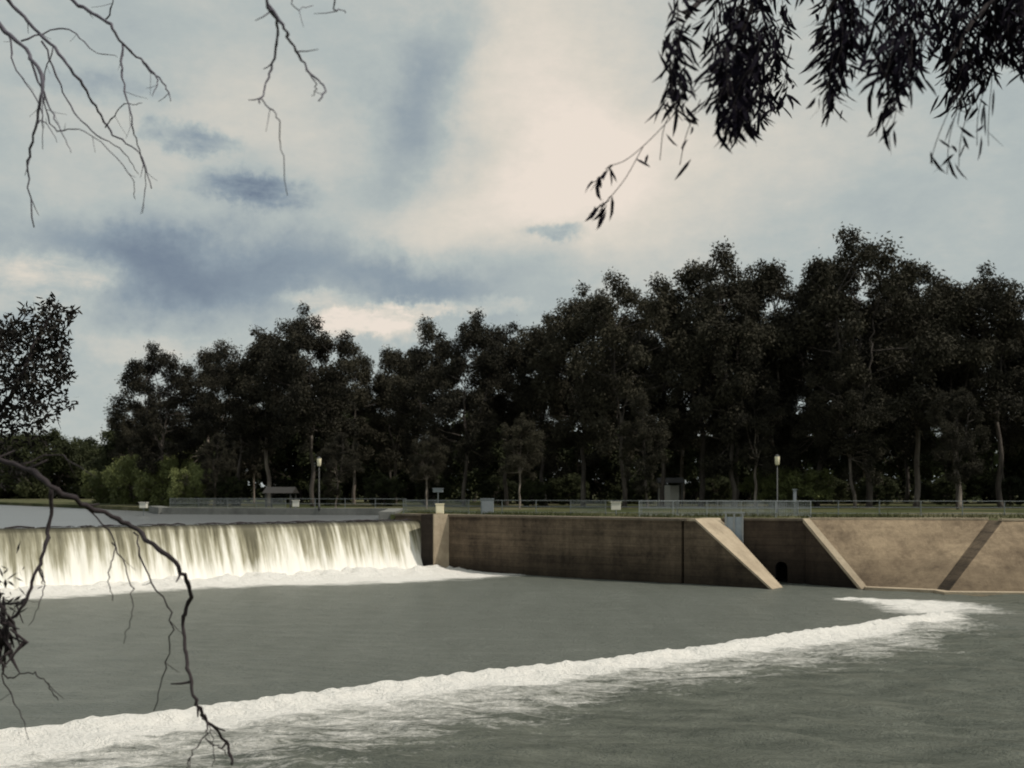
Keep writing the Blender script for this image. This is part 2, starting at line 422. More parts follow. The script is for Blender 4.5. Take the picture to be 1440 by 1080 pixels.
add('raking_coping', mb.me('raking_coping'), M_conc, wing)
# recessed wall with arched culvert
r0 = np.array([11.0, 70.5]); r1 = np.array([17.95, 68.275]); rd = (r1-r0)/np.linalg.norm(r1-r0); rl = float(np.linalg.norm(r1-r0)); rn = np.array([-rd[1], rd[0]])
def R(s_, z, o=0): p = r0+rd*s_+rn*o; return (p[0], p[1], z)
cs = 5.55; hw = .36; hz = .95
arch = [(cs-hw, -1.5), (cs-hw, hz)]+[(cs-hw*math.cos(a), hz+hw*math.sin(a)) for a in np.linspace(.2, math.pi-.2, 9)]+[(cs+hw, hz), (cs+hw, -1.5)]
mb = MB()
mb.poly([R(0, -1.5)]+[R(a, b) for a, b in arch]+[R(rl, -1.5), R(rl, 3.78), R(0, 3.78)])
mb.poly([R(0, 3.78), R(rl, 3.78), R(rl, 3.78, .9), R(0, 3.78, .9)])
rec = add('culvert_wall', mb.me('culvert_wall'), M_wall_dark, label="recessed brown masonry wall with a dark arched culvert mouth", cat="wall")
mb = MB()
for (a, b), (c, d) in zip(arch[:-1], arch[1:]): mb.poly([R(a, b), R(c, d), R(c, d, 3), R(a, b, 3)])
mb.poly([R(a, b, 3) for a, b in arch])
add('culvert', mb.me('culvert'), M_dark, rec)
mb = MB(); mb.prism([R(2.0, 0, -.07)[:2], R(rl-.4, 0, -.07)[:2], R(rl-.4, 0, .85)[:2], R(2.0, 0, .85)[:2]], 3.785, 3.92)
add('coping', mb.me('coping_rec'), M_cope, rec)
mb = MB(); p = R(2.75, 3.2, -.25); ang = math.atan2(rd[1], rd[0])
mb.box((p[0], p[1], 3.05), (1.1, .08, 1.9), ang)
gate = add('sluice_gate', mb.me('sluice_gate'), M_blue, label="pale blue-grey steel sluice gate against the recessed wall", cat="gate")
for k in (-.5, 0, .5):
    mb = MB(); mb.box((p[0]+rd[0]*k, p[1]+rd[1]*k-.09, 3.15), (.09, .09, 2.1), ang)
    add('upright', mb.me('gate_frame'), M_steel_l, gate)
mb = MB(); mb.box((p[0], p[1]-.09, 4.26), (1.2, .12, .08), ang); add('crossbar', mb.me('gate_bar'), M_steel_l, gate)

# sloped embankment
T0 = (17.6, 68.2, 3.86); Tm = (24.6, 67.6, 3.86); T1 = (28.2, 67.3, 3.86); T2 = (28.2, 65.4, 3.86); T3 = (62, 61.5, 3.86)
B0 = (20.0, 64.6, -.05); B1 = (23.2, 62.6, -.05); B2 = (23.5, 61.6, -.05); B3 = (58, 58.4, -.05)
mb = MB(); mb.poly([B0, Tm, T0])
emb = add('sloped_embankment', mb.me('sloped_embankment'), M_slope, label="tan concrete embankment sloping down to the water", cat="embankment")
mb = MB(); mb.poly([B0, B1, T1, Tm]); add('angled_slope', mb.me('angled_slope'), M_slope, emb)
mb = MB(); mb.poly([B2, B3, T3, T2]); add('stepped_slope', mb.me('stepped_slope'), M_slope, emb)
mb = MB(); mb.poly([T0, (T0[0], T0[1], -1.5), (B0[0], B0[1], -1.5), B0]); add('side_face', mb.me('side_face'), M_wall_dark, emb)  # faces away from the sun; its shadow tone comes from the darker masonry
mb = MB(); mb.poly([B1, B2, T2, T1]); mb.poly([(B1[0], B1[1], -1), (B2[0], B2[1], -1), B2, B1])
add('return_face', mb.me('return_face'), M_wall, emb)  # darker than the slopes: shade on this left-facing strip is painted in
mb = MB()
mb.poly([(B0[0]-.18, B0[1]-.1, .02), (B0[0]+.22, B0[1]-.1, .06), (T0[0]+.22, T0[1]-.05, 3.95), (T0[0]-.18, T0[1]-.05, 3.93)])
mb.poly([(B0[0]-.18, B0[1]-.1, -.2), (B0[0]-.18, B0[1]-.1, .02), (T0[0]-.18, T0[1]-.05, 3.93), (T0[0]-.18, T0[1]-.05, 3.7)])
add('edge_coping', mb.me('edge_coping'), M_conc, emb)
mb = MB()
mb.prism([(19.9, 64.1), (23.1, 62.2), (23.2, 61.1), (58, 57.8), (58, 58.8), (23.7, 62.1), (23.4, 63.2), (20.1, 65.0)], -1.5, .16)
add('toe_ledge', mb.me('toe_ledge'), M_conc, emb)
mb = MB()
mb.prism([(T0[0]+.3, T0[1]-.03), (T1[0]-.02, T1[1]-.03), (T1[0]-.02, T1[1]+.5), (T0[0]+.3, T0[1]+.5)], 3.863, 3.98)
mb2 = MB(); mb2.prism([(T2[0]-.05, T2[1]-.05), (T3[0], T3[1]-.05), (T3[0], T3[1]+.5), (T2[0]-.05, T2[1]+.5)], 3.863, 3.98)
add('top_coping', mb.me('top_coping'), M_conc, emb); add('top_coping', mb2.me('top_coping'), M_conc, emb)

# ---------------------------------------------------------------- ground
shore = [(-110, 215), (-74, 168), (-58, 146), (-36, 116), (-31.5, 105), (-20, 102.5), (-10, 100.5), (-9.3, 92)]
gp = [(-8.9, 83.3), W(-2.4, -1.2), W(LA, -1.2), (11.3, 70.9), (17.9, 68.6), (T0[0], T0[1]+.02), (T1[0], T1[1]+.02), (T2[0], T2[1]+.02), (62, 61.5), (400, 40), (2500, 0), (2500, 3000), (-2500, 3000), (-2500, 300),
      (-300, 238)]+shore
mb = MB(); mb.poly([(x, y, 3.86) for x, y in gp])
for i in range(len(gp)):
    a = gp[i]; b = gp[(i+1) % len(gp)]
    mb.poly([(a[0], a[1], 3.86), (a[0], a[1], 2), (b[0], b[1], 2), (b[0], b[1], 3.86)])
add('ground', mb.me('ground'), M_ground, label="level grassy park ground on the river bank", cat="ground", kind="structure")
bx = np.linspace(-150, 200, 90); by = np.linspace(-60, 16, 50); BX, BY = np.meshgrid(bx, by)
BZ = 4.0-5.5*sstep(2, 15, BY)+(fbm(BX*.3, BY*.3, 3, 3)-.5)*.4
add('riverbank', mk_np('riverbank', np.stack([BX, BY, BZ], -1).reshape(-1, 3), grid_quads(50, 90), True), M_ground,
    label="rough grassy bank sloping to the water", cat="ground", kind="structure")
mb = MB(); sh = [(-36.5, 116.3), (-31.9, 104.7), (-20, 102.0), (-10.2, 100.0), (-9.6, 92), (-9.2, 83.6)]
for a, b in zip(sh[:-1], sh[1:]):
    d = Vector((b[0]-a[0], b[1]-a[1])).normalized(); nn = Vector((d.y, -d.x))*.6
    mb.prism([(a[0]+nn.x, a[1]+nn.y), (b[0]+nn.x, b[1]+nn.y), (b[0]-nn.x, b[1]-nn.y), (a[0]-nn.x, a[1]-nn.y)], 3.0, 4.05)
add('river_kerb', mb.me('river_kerb'), M_kerb, label="low grey concrete kerb edging the reservoir bank", cat="kerb")
rng = np.random.default_rng(12)
n = 12000
xx = rng.uniform(-8, 52, n); base_y = np.where(xx < 10, 83.3-(xx+8)*.74, np.where(xx < 18, 72.5, 69.5-(xx-18)*.09)); yy = base_y+rng.exponential(2.6, n)+.8
keep = vn(xx*.8, yy*.8, 8) > .38
C = np.stack([xx, yy, np.full(n, 3.86)], -1)[keep]; D = rng.normal(size=C.shape)*.35; D[:, 2] = 1
add('grass', leaf_mesh('grass', C, D, rng.uniform(.10, .38, len(C)), rng.uniform(.02, .05, len(C))), M_ground, label="rough tufts of long grass on the bank top", cat="grass", kind="stuff")

# ---------------------------------------------------------------- fences
def fence(a, b, step, h, label, panels=(), matp=M_steel, z=3.86):
    a = Vector((*a, z)); b = Vector((*b, z)); d = (b-a); L = d.length; d.normalize(); nseg = max(1, int(L/step))
    root = bpy.data.objects.new('pipe_fence', None); COL.objects.link(root); root.location = a
    root["label"] = label; root["category"] = "fence"; root["group"] = "pipe fences around the weir"
    pm = MB(); pm.tube([(0, 0, 0), (0, 0, h*.5), (0, 0, h+.04)], .035, 6); pm.box((0, 0, .03), (.16, .16, .06)); pme = pm.me('post')
    for i in range(nseg+1):
        o = add('post', pme, matp, root); o.location = d*(L*i/nseg)
    for hh in (h, h*.55, h*.12):
        rm = MB(); rm.tube([Vector((0, 0, hh)), d*L+Vector((0, 0, hh))], .025, 5)
        add('rail', rm.me('rail'), matp, root)
    for i in panels:
        if i >= nseg: continue
        im = MB(); q0 = d*(L*i/nseg); q1 = d*(L*(i+1)/nseg); k = int((q1-q0).length/.11)
        for j in range(1, k):
            p = q0.lerp(q1, j/k); im.tube([p+Vector((0, 0, h*.14)), p+Vector((0, 0, h*.98))], .014, 4)
        add('infill', im.me('infill'), M_steel_l, root)
    return root
fence((-8.4, 88), (12, 82.5), 2.6, 1.0, "grey pipe rail fence along the top of the retaining wall", panels=(0, 1, 5))
fence((8.5, 76), (19.5, 74.3), 2.2, 1.05, "pale barred fence above the culvert recess", panels=(0, 1, 2, 3, 4), matp=M_steel_l)
fence((12, 82.5), (60, 77), 2.8, 1.0, "grey pipe rail fence on the grass above the embankment", panels=(1, 2))
fence((-32, 106.5), (-9.5, 102), 2.6, 1.0, "grey pipe rail fence beside the reservoir water", panels=(0, 1, 2, 3))

# ---------------------------------------------------------------- street furniture
def lamp(x, y, h, label):
    root = bpy.data.objects.new('lamp_post', None); COL.objects.link(root); root.location = (x, y, 3.86)
    root["label"] = label; root["category"] = "lamp post"; root["group"] = "park lamp posts"
    m = MB(); m.tube([(0, 0, 0), (0, 0, .5), (0, 0, .55), (0, 0, h-.85)], [.10, .09, .05, .04], 8); add('pole', m.me('pole', True), M_pole, root)
    m = MB(); m.tube([(0, 0, h-.85), (0, 0, h-.78), (0, 0, h-.2), (0, 0, h-.14)], [.10, .17, .20, .18], 8); add('lantern', m.me('lantern', True), M_cream, root)
    m = MB(); m.tube([(0, 0, h-.137), (0, 0, h-.08), (0, 0, h)], [.22, .16, .03], 8); add('cap', m.me('cap', True), M_pole, root)
lamp((448-720)/F*100.5, 100.8, 4.75, "tall grey lamp post with a pale lantern by the reservoir")
lamp((1093-720)/F*90, 90, 4.6, "tall grey lamp post with a pale lantern on the grass")

def cabinet(name, x, y, w, d, h, mat, label, cat, ang=0, z=3.86, post=0):
    root = bpy.data.objects.new(name, None); COL.objects.link(root); root.location = (x, y, z); root.rotation_euler[2] = ang
    root["label"] = label; root["category"] = cat
    m = MB(); m.box((0, 0, post+h/2), (w, d, h)); o = add('body', m.me('body'), mat, root)
    bv = o.modifiers.new('b', 'BEVEL'); bv.width = .03; bv.segments = 2
    m = MB(); m.prism([(-w/2-.05, -d/2-.05), (w/2+.05, -d/2-.05), (w/2+.05, d/2+.05), (-w/2-.05, d/2+.05)], post+h+.003, post+h+.06); add('lid', m.me('lid'), mat, root)
    m = MB()
    if post: m.tube([(0, 0, -.1), (0, 0, post-.003)], .05, 6); add('post', m.me('post_c'), M_steel, root)
    else:
        m.box((0, -d/2-.015, h*.5), (w*.8, .02, h*.8)); add('door', m.me('door'), mat, root)
pp = W(1.95, .35)
cabinet('control_box', pp[0], pp[1], .55, .5, .66, M_cream, "small cream control box standing on the wall pier", "control box", z=3.975)
cabinet('control_box', (685-720)/F*84, 84.5, .95, .6, 1.1, M_grey, "grey steel control cabinet behind the pipe fence", "control box")
cabinet('sign_board', (867-720)/F*81, 81.5, .7, .06, .55, M_white, "small blank white sign board on a post by the fence", "sign", post=.35)
cabinet('sign_board', (415-720)/F*101, 101.3, .6, .06, .55, M_white, "small white sign board on a post by the reservoir", "sign", post=.3)
cabinet('water_marker', (202-720)/F*98, 98, .6, .5, .45, M_white, "white marker box on a post standing in the reservoir", "marker", z=3.4, post=.7)
cabinet('sign_board', (1120-720)/F*84, 84.5, .25, .06, .9, M_grey, "narrow pale sign on a tall post in the grass", "sign", post=.9)
cabinet('sign_board', (616-720)/F*98, 98, .9, .08, .3, M_grey, "pale notice board on a post under the trees", "sign", post=1.6)

# ---------------------------------------------------------------- small park buildings
def shelter(x, y, w, d, h, wallmat, label, walls=True):
    root = bpy.data.objects.new('park_shelter', None); COL.objects.link(root); root.location = (x, y, 3.86); root["label"] = label; root["category"] = "shelter"
    for a in (-1, 1):
        for b in (-1, 1):
            m = MB(); m.box((a*w*.46, b*d*.44, h/2), (.15, .15, h)); add('post', m.me('post_s'), M_pole, root)
    if walls:
        m = MB(); m.box((0, d*.4, h*.45), (w*.9, .12, h*.9)); add('wall', m.me('wall'), wallmat, root)
        m = MB(); m.box((-w*.25, -d*.4, h*.45), (w*.4, .12, h*.9)); add('wall', m.me('wall'), wallmat, root)
    m = MB(); z = h+.003
    for (a, b, c, e) in (((-w*.56, -d*.6, z), (w*.56, -d*.6, z), (w*.56, 0, z+.6), (-w*.56, 0, z+.6)), ((-w*.56, 0, z+.6), (w*.56, 0, z+.6), (w*.56, d*.6, z), (-w*.56, d*.6, z))): m.poly([a, b, c, e])
    m.poly([(-w*.56, -d*.6, z), (-w*.56, 0, z+.6), (-w*.56, d*.6, z)]); m.poly([(w*.56, -d*.6, z), (w*.56, d*.6, z), (w*.56, 0, z+.6)])
    add('roof', m.me('roof'), M_roof, root)
shelter((942-720)/F*128, 128, 2.6, 2.6, 2.6, M_white, "small pale park shelter half hidden among the trees")
shelter((395-720)/F*112, 112, 2.6, 3, 1.5, M_grey, "low open picnic shelter beside the reservoir", walls=False)

# ---------------------------------------------------------------- trees
def gum_variant(seed, H=25.0, spread=.20, low=.28, nclump=30, leaf=(.34, .15), per=480, mb_r=.27, rmin=1.05, rmax=2.05, ns=5, p=.8, tall=1.25):
    global rng
    random.seed(seed); rng = np.random.default_rng(seed)
    mb = MB()
    lean = Vector((random.uniform(-.06, .06), random.uniform(-.06, .06), 0))
    fork = H*random.uniform(.2, .36)
    tp = [Vector((0, 0, -.3))]
    for k in range(1, 5): tp.append(Vector((lean.x*fork*k/4+random.gauss(0, .16), lean.y*fork*k/4+random.gauss(0, .16), fork*k/4)))
    tl = smooth_line(tp, 3); r0 = mb_r
    mb.tube(tl, [r0*(1.25 if i == 0 else 1-.35*i/len(tl)) for i in range(len(tl))], 8)
    top = tp[-1]
    limbs = []
    K = random.choice((3, 4, 5)); a0 = random.uniform(0, 6.28)
    for k in range(K):
        a = a0+k*6.283/K+random.uniform(-.35, .35); R_ = H*spread*random.uniform(.35, .7) if k else H*.03
        Ht = H*random.uniform(.66, .82)
        pts = [top, top+Vector((math.cos(a)*R_*.45, math.sin(a)*R_*.45, (Ht-fork)*.33)), top+Vector((math.cos(a)*R_*.8, math.sin(a)*R_*.8, (Ht-fork)*.68)), Vector((top.x+math.cos(a)*R_, top.y+math.sin(a)*R_, Ht))]
        l = smooth_line(pts, 5, .10); limbs.append(l)
        mb.tube(l, [max(.03, r0*.55*(1-.85*i/len(l))) for i in range(len(l))], 6)
    cl = []; tries = 0
    r_t = rmax*.8
    cl.append((Vector((lean.x*H, lean.y*H, H-r_t*1.15)), r_t))
    for k in range(5):
        a = a0+k*1.2566+random.uniform(-.3, .3); rr = random.uniform(rmin, rmax)
        q = H*spread*random.uniform(.25, .5)
        cl.append((Vector((lean.x*H+math.cos(a)*q, lean.y*H+math.sin(a)*q, H*random.uniform(.80, .95)-rr*.8)), rr))
    while len(cl) < nclump and tries < 4000:
        tries += 1
        t = low+(.90-low)*random.random()**p
        env = math.sin(math.pi*min(1, max(0, (t-low*.5)/(1.06-low*.5)))**1.2)**.7 if t < 1 else 0
        R_ = H*spread*(.32+.72*env)
        r = R_*math.sqrt(random.uniform(.10, 1)); a = random.uniform(0, 6.283)
        rr = random.uniform(rmin, rmax)*(1.1 if t > .55 else .85)
        c = Vector((lean.x*t*H+math.cos(a)*r, lean.y*t*H+math.sin(a)*r, t*H-rr*.6))
        if any((Vector(((c-q).x, (c-q).y, (c-q).z/tall))).length < (rr+s_)*.62 for q, s_ in cl): continue
        cl.append((c, rr))
    C = []; D = []; L = []; Wd = []
    for c, rr in cl:
        best = min(((q-c).length+(3 if q.z > c.z-1 else 0), i, q) for l in limbs for i, q in enumerate(l))[2]
        mid = best.lerp(c, .5)+Vector((0, 0, -.25))
        bl = smooth_line([best, mid, c+Vector((0, 0, -rr*.2))], 3, .05); mb.tube(bl, [.065*(1-.6*i/len(bl)) for i in range(len(bl))], 5)
        for q in range(ns):
            dv = rng.normal(size=3); dv /= np.linalg.norm(dv); dv[2] *= tall
            cc = np.array(c)+dv*rr*rng.uniform(.35, .85); r2 = rr*rng.uniform(.26, .60); n = int(per*r2*r2*.9)
            v = rng.normal(size=(n, 3)); v /= np.linalg.norm(v, axis=1, keepdims=True)
            rad = r2*(rng.uniform(.05, 1, size=(n, 1))**.5)*(1+rng.exponential(.20, size=(n, 1)))
            v[:, 2] *= 1.08
            C.append(cc+v*rad); dd = rng.normal(size=(n, 3))*.75; dd[:, 2] -= .8; dd += v*.4; D.append(dd)
            L.append(rng.uniform(.6, 1.4, n)*leaf[0]); Wd.append(rng.uniform(.6, 1.3, n)*leaf[1])
    crown = leaf_mesh('crown', np.concatenate(C), np.concatenate(D), np.concatenate(L), np.concatenate(Wd))
    return mb.me('trunk', True), crown, H

VARS = [gum_variant(11, nclump=30), gum_variant(12, spread=.17, low=.30, nclump=27), gum_variant(13, spread=.22, low=.26, nclump=37), gum_variant(14, spread=.19, low=.38, nclump=27),
        gum_variant(15, spread=.21, low=.18, nclump=38), gum_variant(16, spread=.17, low=.30, nclump=27), gum_variant(17, spread=.22, low=.28, nclump=33), gum_variant(18, spread=.18, low=.20, nclump=32)]
NV = len(VARS)
DENSE = [gum_variant(31, H=12, spread=.36, low=.02, nclump=42, leaf=(.40, .22), per=300, mb_r=.2, rmin=.9, rmax=1.8, tall=1), gum_variant(32, H=12, spread=.42, low=.0, nclump=46, leaf=(.40, .22), per=300, mb_r=.2, rmin=.9, rmax=1.8, tall=1)]
WIL = gum_variant(41, H=7, spread=.55, low=.0, nclump=50, leaf=(.36, .13), per=460, mb_r=.2, rmin=.7, rmax=1.4, tall=1)
for tv in VARS+DENSE+[WIL]:
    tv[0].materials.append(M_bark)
for tv in VARS: tv[1].materials.append(M_gum)
for tv in DENSE: tv[1].materials.append(M_gum2)
WIL[1].materials.append(M_willow)
random.seed(99)
def plant(var, x, y, h, name, label, cat, group, wide=1.0):
    root = bpy.data.objects.new(name, None); COL.objects.link(root); root.location = (x, y, 3.86)
    sc = h/var[2]; root.scale = (sc*wide, sc*wide, sc); root.rotation_euler[2] = random.uniform(0, 6.28)
    root["label"] = label; root["category"] = cat; root["group"] = group
    for nm, me in (('trunk', var[0]), ('crown', var[1])):
        o = bpy.data.objects.new(nm, me); COL.objects.link(o); o.parent = root
front = [(188, 562, 150), (232, 485, 135), (285, 480, 142), (335, 492, 130), (378, 453, 130), (440, 430, 124), (498, 478, 142), (556, 484, 146), (598, 448, 132), (652, 439, 124), (712, 450, 134),
         (768, 448, 130), (820, 403, 124), (878, 388, 118), (932, 384, 126), (985, 360, 124), (1032, 346, 117), (1085, 360, 124), (1150, 352, 120), (1222, 324, 116), (1288, 361, 124),
         (1348, 378, 118), (1408, 364, 116), (1470, 370, 120), (1535, 365, 118), (1600, 380, 124)]
seq = [0, 2, 4, 6, 3, 6, 5, 1, 7, 2, 3, 4, 6, 2, 5, 0, 7, 1, 4, 2, 0, 3, 6, 5, 4, 1]
for (u, v, d), k in zip(front, seq):
    h = EYE-3.86+(HOR-v)/F*d
    plant(VARS[k], (u-720)/F*d, d, h*1.0, 'gum_tree', "tall dark gum tree with a pale trunk on the park grass", "tree", "tall gum trees in the riverside park", random.uniform(1.0, 1.15)*(1.12 if u < 400 else 1))
tx = [f[0] for f in front]; ty = [f[1] for f in front]
u = 210
while u < 1560:
    d = random.uniform(146, 165); v = np.interp(u, tx, ty)+random.uniform(30, 100); h = EYE-3.86+(HOR-v)/F*d
    plant(VARS[random.randrange(NV)], (u-720)/F*d, d, h, 'gum_tree', "tall dark gum tree standing among others in the park", "tree", "tall gum trees in the riverside park", random.uniform(.95, 1.15)); u += random.uniform(52, 78)
u = 300
while u < 1560:
    d = random.uniform(104, 116); v = np.interp(u, tx, ty)+random.uniform(100, 210); h = EYE-3.86+(HOR-min(v, 605))/F*d
    plant(VARS[random.randrange(NV)], (u-720)/F*d, d, h, 'gum_tree', "younger gum tree at the front of the grove", "tree", "tall gum trees in the riverside park", random.uniform(1.0, 1.2)); u += random.uniform(120, 180)
u = 190
while u < 1580:
    d = random.uniform(150, 180); v = random.uniform(560, 618); h = EYE-3.86+(HOR-v)/F*d
    plant(DENSE[random.randrange(2)], (u-720)/F*d, d, h, 'bushy_tree', "dense dark green bushy tree behind the gum trees", "tree", "bushy trees behind the grove", random.uniform(1.0, 1.3)); u += random.uniform(52, 80)
u = -140
while u < 220:
    d = random.uniform(235, 275); v = random.uniform(598, 618); h = EYE-3.86+(HOR-v)/F*d
    plant(DENSE[random.randrange(2)], (u-720)/F*d, d, h, 'bushy_tree', "dense dark tree on the far bank of the reservoir", "tree", "trees on the far bank", random.uniform(1.0, 1.3)); u += random.uniform(32, 44)
for (u, v, d) in ((148, 652, 160), (190, 636, 146), (235, 634, 136), (272, 648, 128)):
    plant(WIL, (u-720)/F*d, d, EYE-3.86+(HOR-v)/F*d, 'willow_bush', "bright green rounded willow at the water's edge", "bush", "green willows by the reservoir", .9)
for (u, v, d) in ((540, 664, 128), (700, 668, 138), (1110, 650, 120), (1230, 664, 135), (1420, 668, 130), (800, 664, 140), (320, 664, 128), (1010, 666, 138), (610, 668, 135), (1330, 668, 140), (460, 668, 130), (900, 668, 145), (1170, 668, 145), (750, 672, 125)):
    plant(WIL if u == 1110 else DENSE[u % 2], (u-720)/F*d, d, EYE-3.86+(HOR-v)/F*d, 'park_shrub', "low leafy shrub on the park grass", "bush", "shrubs in the park", 1.5)
rng = np.random.default_rng(77)
n = 44000
xx = rng.uniform(-190, 190, n); hh = (fbm(xx*.06, xx*0, 91, 4))*13+4.0; zz = hh*rng.uniform(0, 1, n)**.85
yy = 208+rng.uniform(0, 16, n)+(fbm(xx*.1, xx*0+4, 95, 3)-.5)*14+zz*.3+np.where(xx < -62, 34, 0)
C = np.stack([xx, yy, 3.86+zz], -1); D = rng.normal(size=C.shape); D[:, 2] -= .3
add('scrub', leaf_mesh('scrub', C, D, rng.uniform(.8, 2.0, len(C)), rng.uniform(.5, 1.1, len(C))), M_scrub, label="dark green far-off scrub along the edge of the park", cat="scrub", kind="stuff")

# ---------------------------------------------------------------- overhanging branches close by
random.seed(5); rng = np.random.default_rng(5)
def branch_obj(name, lines, d, label, mat, jit=.004, cat="branch", scale=1.0):
    mb = MB()
    for ln in lines:
        r0, r1, dd, pts = ln
        P = [at(u, v, d+dd+.12*math.sin(i*1.3+u*.01)) for i, (u, v) in enumerate(pts)]
        S = smooth_line(P, 6, jit); n = len(S)
        mb.tube(S, [(r0+(r1-r0)*i/(n-1))*random.uniform(.85, 1.15)*scale for i in range(n)], 6)
        for i in range(3, n-2, 5):
            if random.random() < .6:
                a = S[i]; q = Vector((random.gauss(0, 1), random.gauss(0, .6), random.gauss(-.6, .6))).normalized()*random.uniform(.04, .13)
                mb.tube([a, a+q*.5+Vector((0, 0, -.004)), a+q], [r1*1.0*scale, r1*.8*scale, r1*.5*scale], 4)
    return add(name, mb.me(name, True), mat, label=label, cat=cat)
branch_obj('bare_branch', [
    (.016, .004, 0, [(-60, -60), (0, 35), (40, 75), (60, 120), (48, 180), (40, 240), (48, 320)]),
    (.013, .003, .2, [(-20, -40), (25, 15), (70, 60), (105, 105), (135, 150), (160, 190), (195, 215), (213, 265)]),
    (.013, .003, .1, [(60, -40), (110, 5), (150, 30), (172, 62), (202, 88), (232, 122), (240, 142)]),
    (.007, .002, .1, [(172, 62), (172, 110), (185, 165), (190, 195), (205, 250), (200, 300)]),
    (.007, .002, .2, [(60, 55), (90, 130), (122, 178), (168, 208), (195, 245)]),
    (.007, .002, 0, [(40, 75), (70, 150), (85, 180), (100, 215)]),
    (.005, .002, 0, [(60, 120), (75, 180), (120, 185), (180, 240), (190, 280)]),
    (.006, .002, .1, [(202, 88), (222, 112), (214, 135)]),
    (.008, .002, .3, [(-40, 10), (10, 45), (20, 90), (55, 150), (60, 210)]),
    (.006, .002, .3, [(150, 30), (165, -20)]), (.006, .002, .3, [(30, 60), (90, 40), (130, 70), (165, 80)]),
    (.005, .002, .2, [(75, 65), (60, 120), (62, 180)]), (.005, .002, .2, [(150, 178), (172, 150), (200, 145)]), (.005, .002, .2, [(45, 190), (60, 170), (80, 200)])],
    5.5, "bare grey twiggy branch hanging down against the sky", M_twig2, scale=.8)
branch_obj('bare_branch', [
    (.010, .004, 0, [(360, -60), (375, 0), (390, 40), (383, 90), (372, 125), (365, 145)]),
    (.004, .002, 0, [(367, 140), (390, 165), (396, 210), (404, 275)]),
    (.009, .004, 0, [(378, 5), (400, 40), (412, 65), (436, 102), (457, 125), (448, 142)]),
    (.004, .002, 0, [(430, 95), (445, 122), (438, 135)]), (.005, .003, .2, [(480, -40), (470, 8), (486, 18)]), (.004, .002, .2, [(400, -30), (415, 10), (440, 8)])],
    5.0, "thin bare forked twig hanging down against the sky", M_twig2, scale=.85)
low = branch_obj('drooping_branch', [
    (.020, .009, 0, [(-160, 610), (-40, 640), (30, 655), (80, 688), (130, 716), (180, 738), (215, 766), (252, 800), (268, 832), (258, 880), (262, 930), (276, 985), (288, 1008), (318, 1042), (326, 1075)]),
    (.006, .003, 0, [(282, 998), (292, 1030), (270, 1060), (262, 1080)]), (.004, .002, 0, [(288, 1008), (300, 1040), (298, 1078)]), (.005, .003, 0, [(288, 1040), (310, 1050), (322, 1064)]),
    (.014, .009, .1, [(72, 688), (70, 740), (56, 792), (36, 842), (14, 872), (-10, 905)]),
    (.006, .003, .1, [(120, 712), (160, 762), (152, 805), (158, 845)]), (.007, .003, .1, [(190, 748), (204, 800), (240, 862), (234, 930), (216, 1000)]),
    (.005, .002, .1, [(158, 762), (182, 812), (186, 860), (174, 905)]), (.006, .003, .1, [(12, 874), (6, 950), (40, 945), (64, 960), (82, 985)]),
    (.006, .002, 0, [(0, 900), (8, 960), (28, 1000), (40, 1040)]), (.010, .007, .2, [(-80, 820), (-20, 850), (20, 850), (36, 842)]),
    (.005, .002, .1, [(56, 792), (62, 830), (40, 880)]), (.007, .003, .1, [(30, 655), (80, 640), (130, 668)])],
    5.5, "dark crooked branch drooping over the river with bare twigs", M_twig, jit=.005, scale=.75)
mb = MB()
for i in range(60):
    u0 = random.uniform(-40, 16); v0 = random.uniform(815, 920); P = [at(u0, v0, 5.5+random.uniform(-.1, .1)), at(u0+random.gauss(0, 10), v0+random.uniform(10, 30), 5.5), at(u0+random.gauss(0, 12), v0+random.uniform(30, 50), 5.5+random.uniform(-.1, .1))]
    mb.tube(P, [.006, .011, .003], 5)
add('bark_tangle', mb.me('bark_tangle'), M_twig, low)
C = []
for i in range(40):
    C.append(at(random.gauss(8, 14), random.gauss(830, 22), 5.5+random.uniform(-.15, .15)))
add('leaves', leaf_mesh('leaves_low', np.array(C), rng.normal(size=(40, 3)), rng.uniform(.04, .08, 40), rng.uniform(.012, .022, 40)), M_nearL, low)

# leafy bough beside the water
root = branch_obj('leafy_branch', [(.03, .012, 0, [(-200, 700), (-60, 620), (0, 575), (30, 530), (50, 480), (75, 440)]), (.015, .005, .1, [(0, 575), (40, 570), (80, 545), (104, 520)]),
                                   (.012, .004, .1, [(-40, 600), (-10, 520), (10, 470), (40, 440)]), (.008, .003, 0, [(50, 480), (85, 470), (104, 430)]), (.01, .004, 0, [(-20, 600), (30, 600), (70, 585), (110, 565)])],
                  7.0, "dark leafy gum branch reaching out over the water", M_twig, scale=.7)
C = []
for (u, v, r, n) in ((20, 500, 40, 800), (66, 462, 24, 400), (60, 520, 32, 460), (88, 525, 14, 110), (15, 560, 38, 560), (60, 568, 26, 280), (97, 440, 10, 60), (72, 430, 12, 80), (-40, 520, 60, 600), (-10, 600, 30, 300), (15, 465, 20, 240), (86, 490, 14, 110),
                     (40, 640, 28, 60), (5, 655, 30, 150), (100, 566, 7, 22), (45, 605, 22, 110), (-60, 610, 50, 300), (40, 440, 12, 50)):
    for i in range(n):
        rr = r*random.random()**.5*(1+random.expovariate(6)); a = random.uniform(0, 6.28)
        C.append(at(u+rr*math.cos(a), v+rr*math.sin(a)*.95, 7+random.gauss(0, r*.0035)))
C = np.array(C); D = rng.normal(size=C.shape)*.6; D[:, 2] -= .3
add('leaves', leaf_mesh('leaves_mid', C, D, rng.uniform(.022, .055, len(C)), rng.uniform(.010, .020, len(C)), True), M_nearL, root)

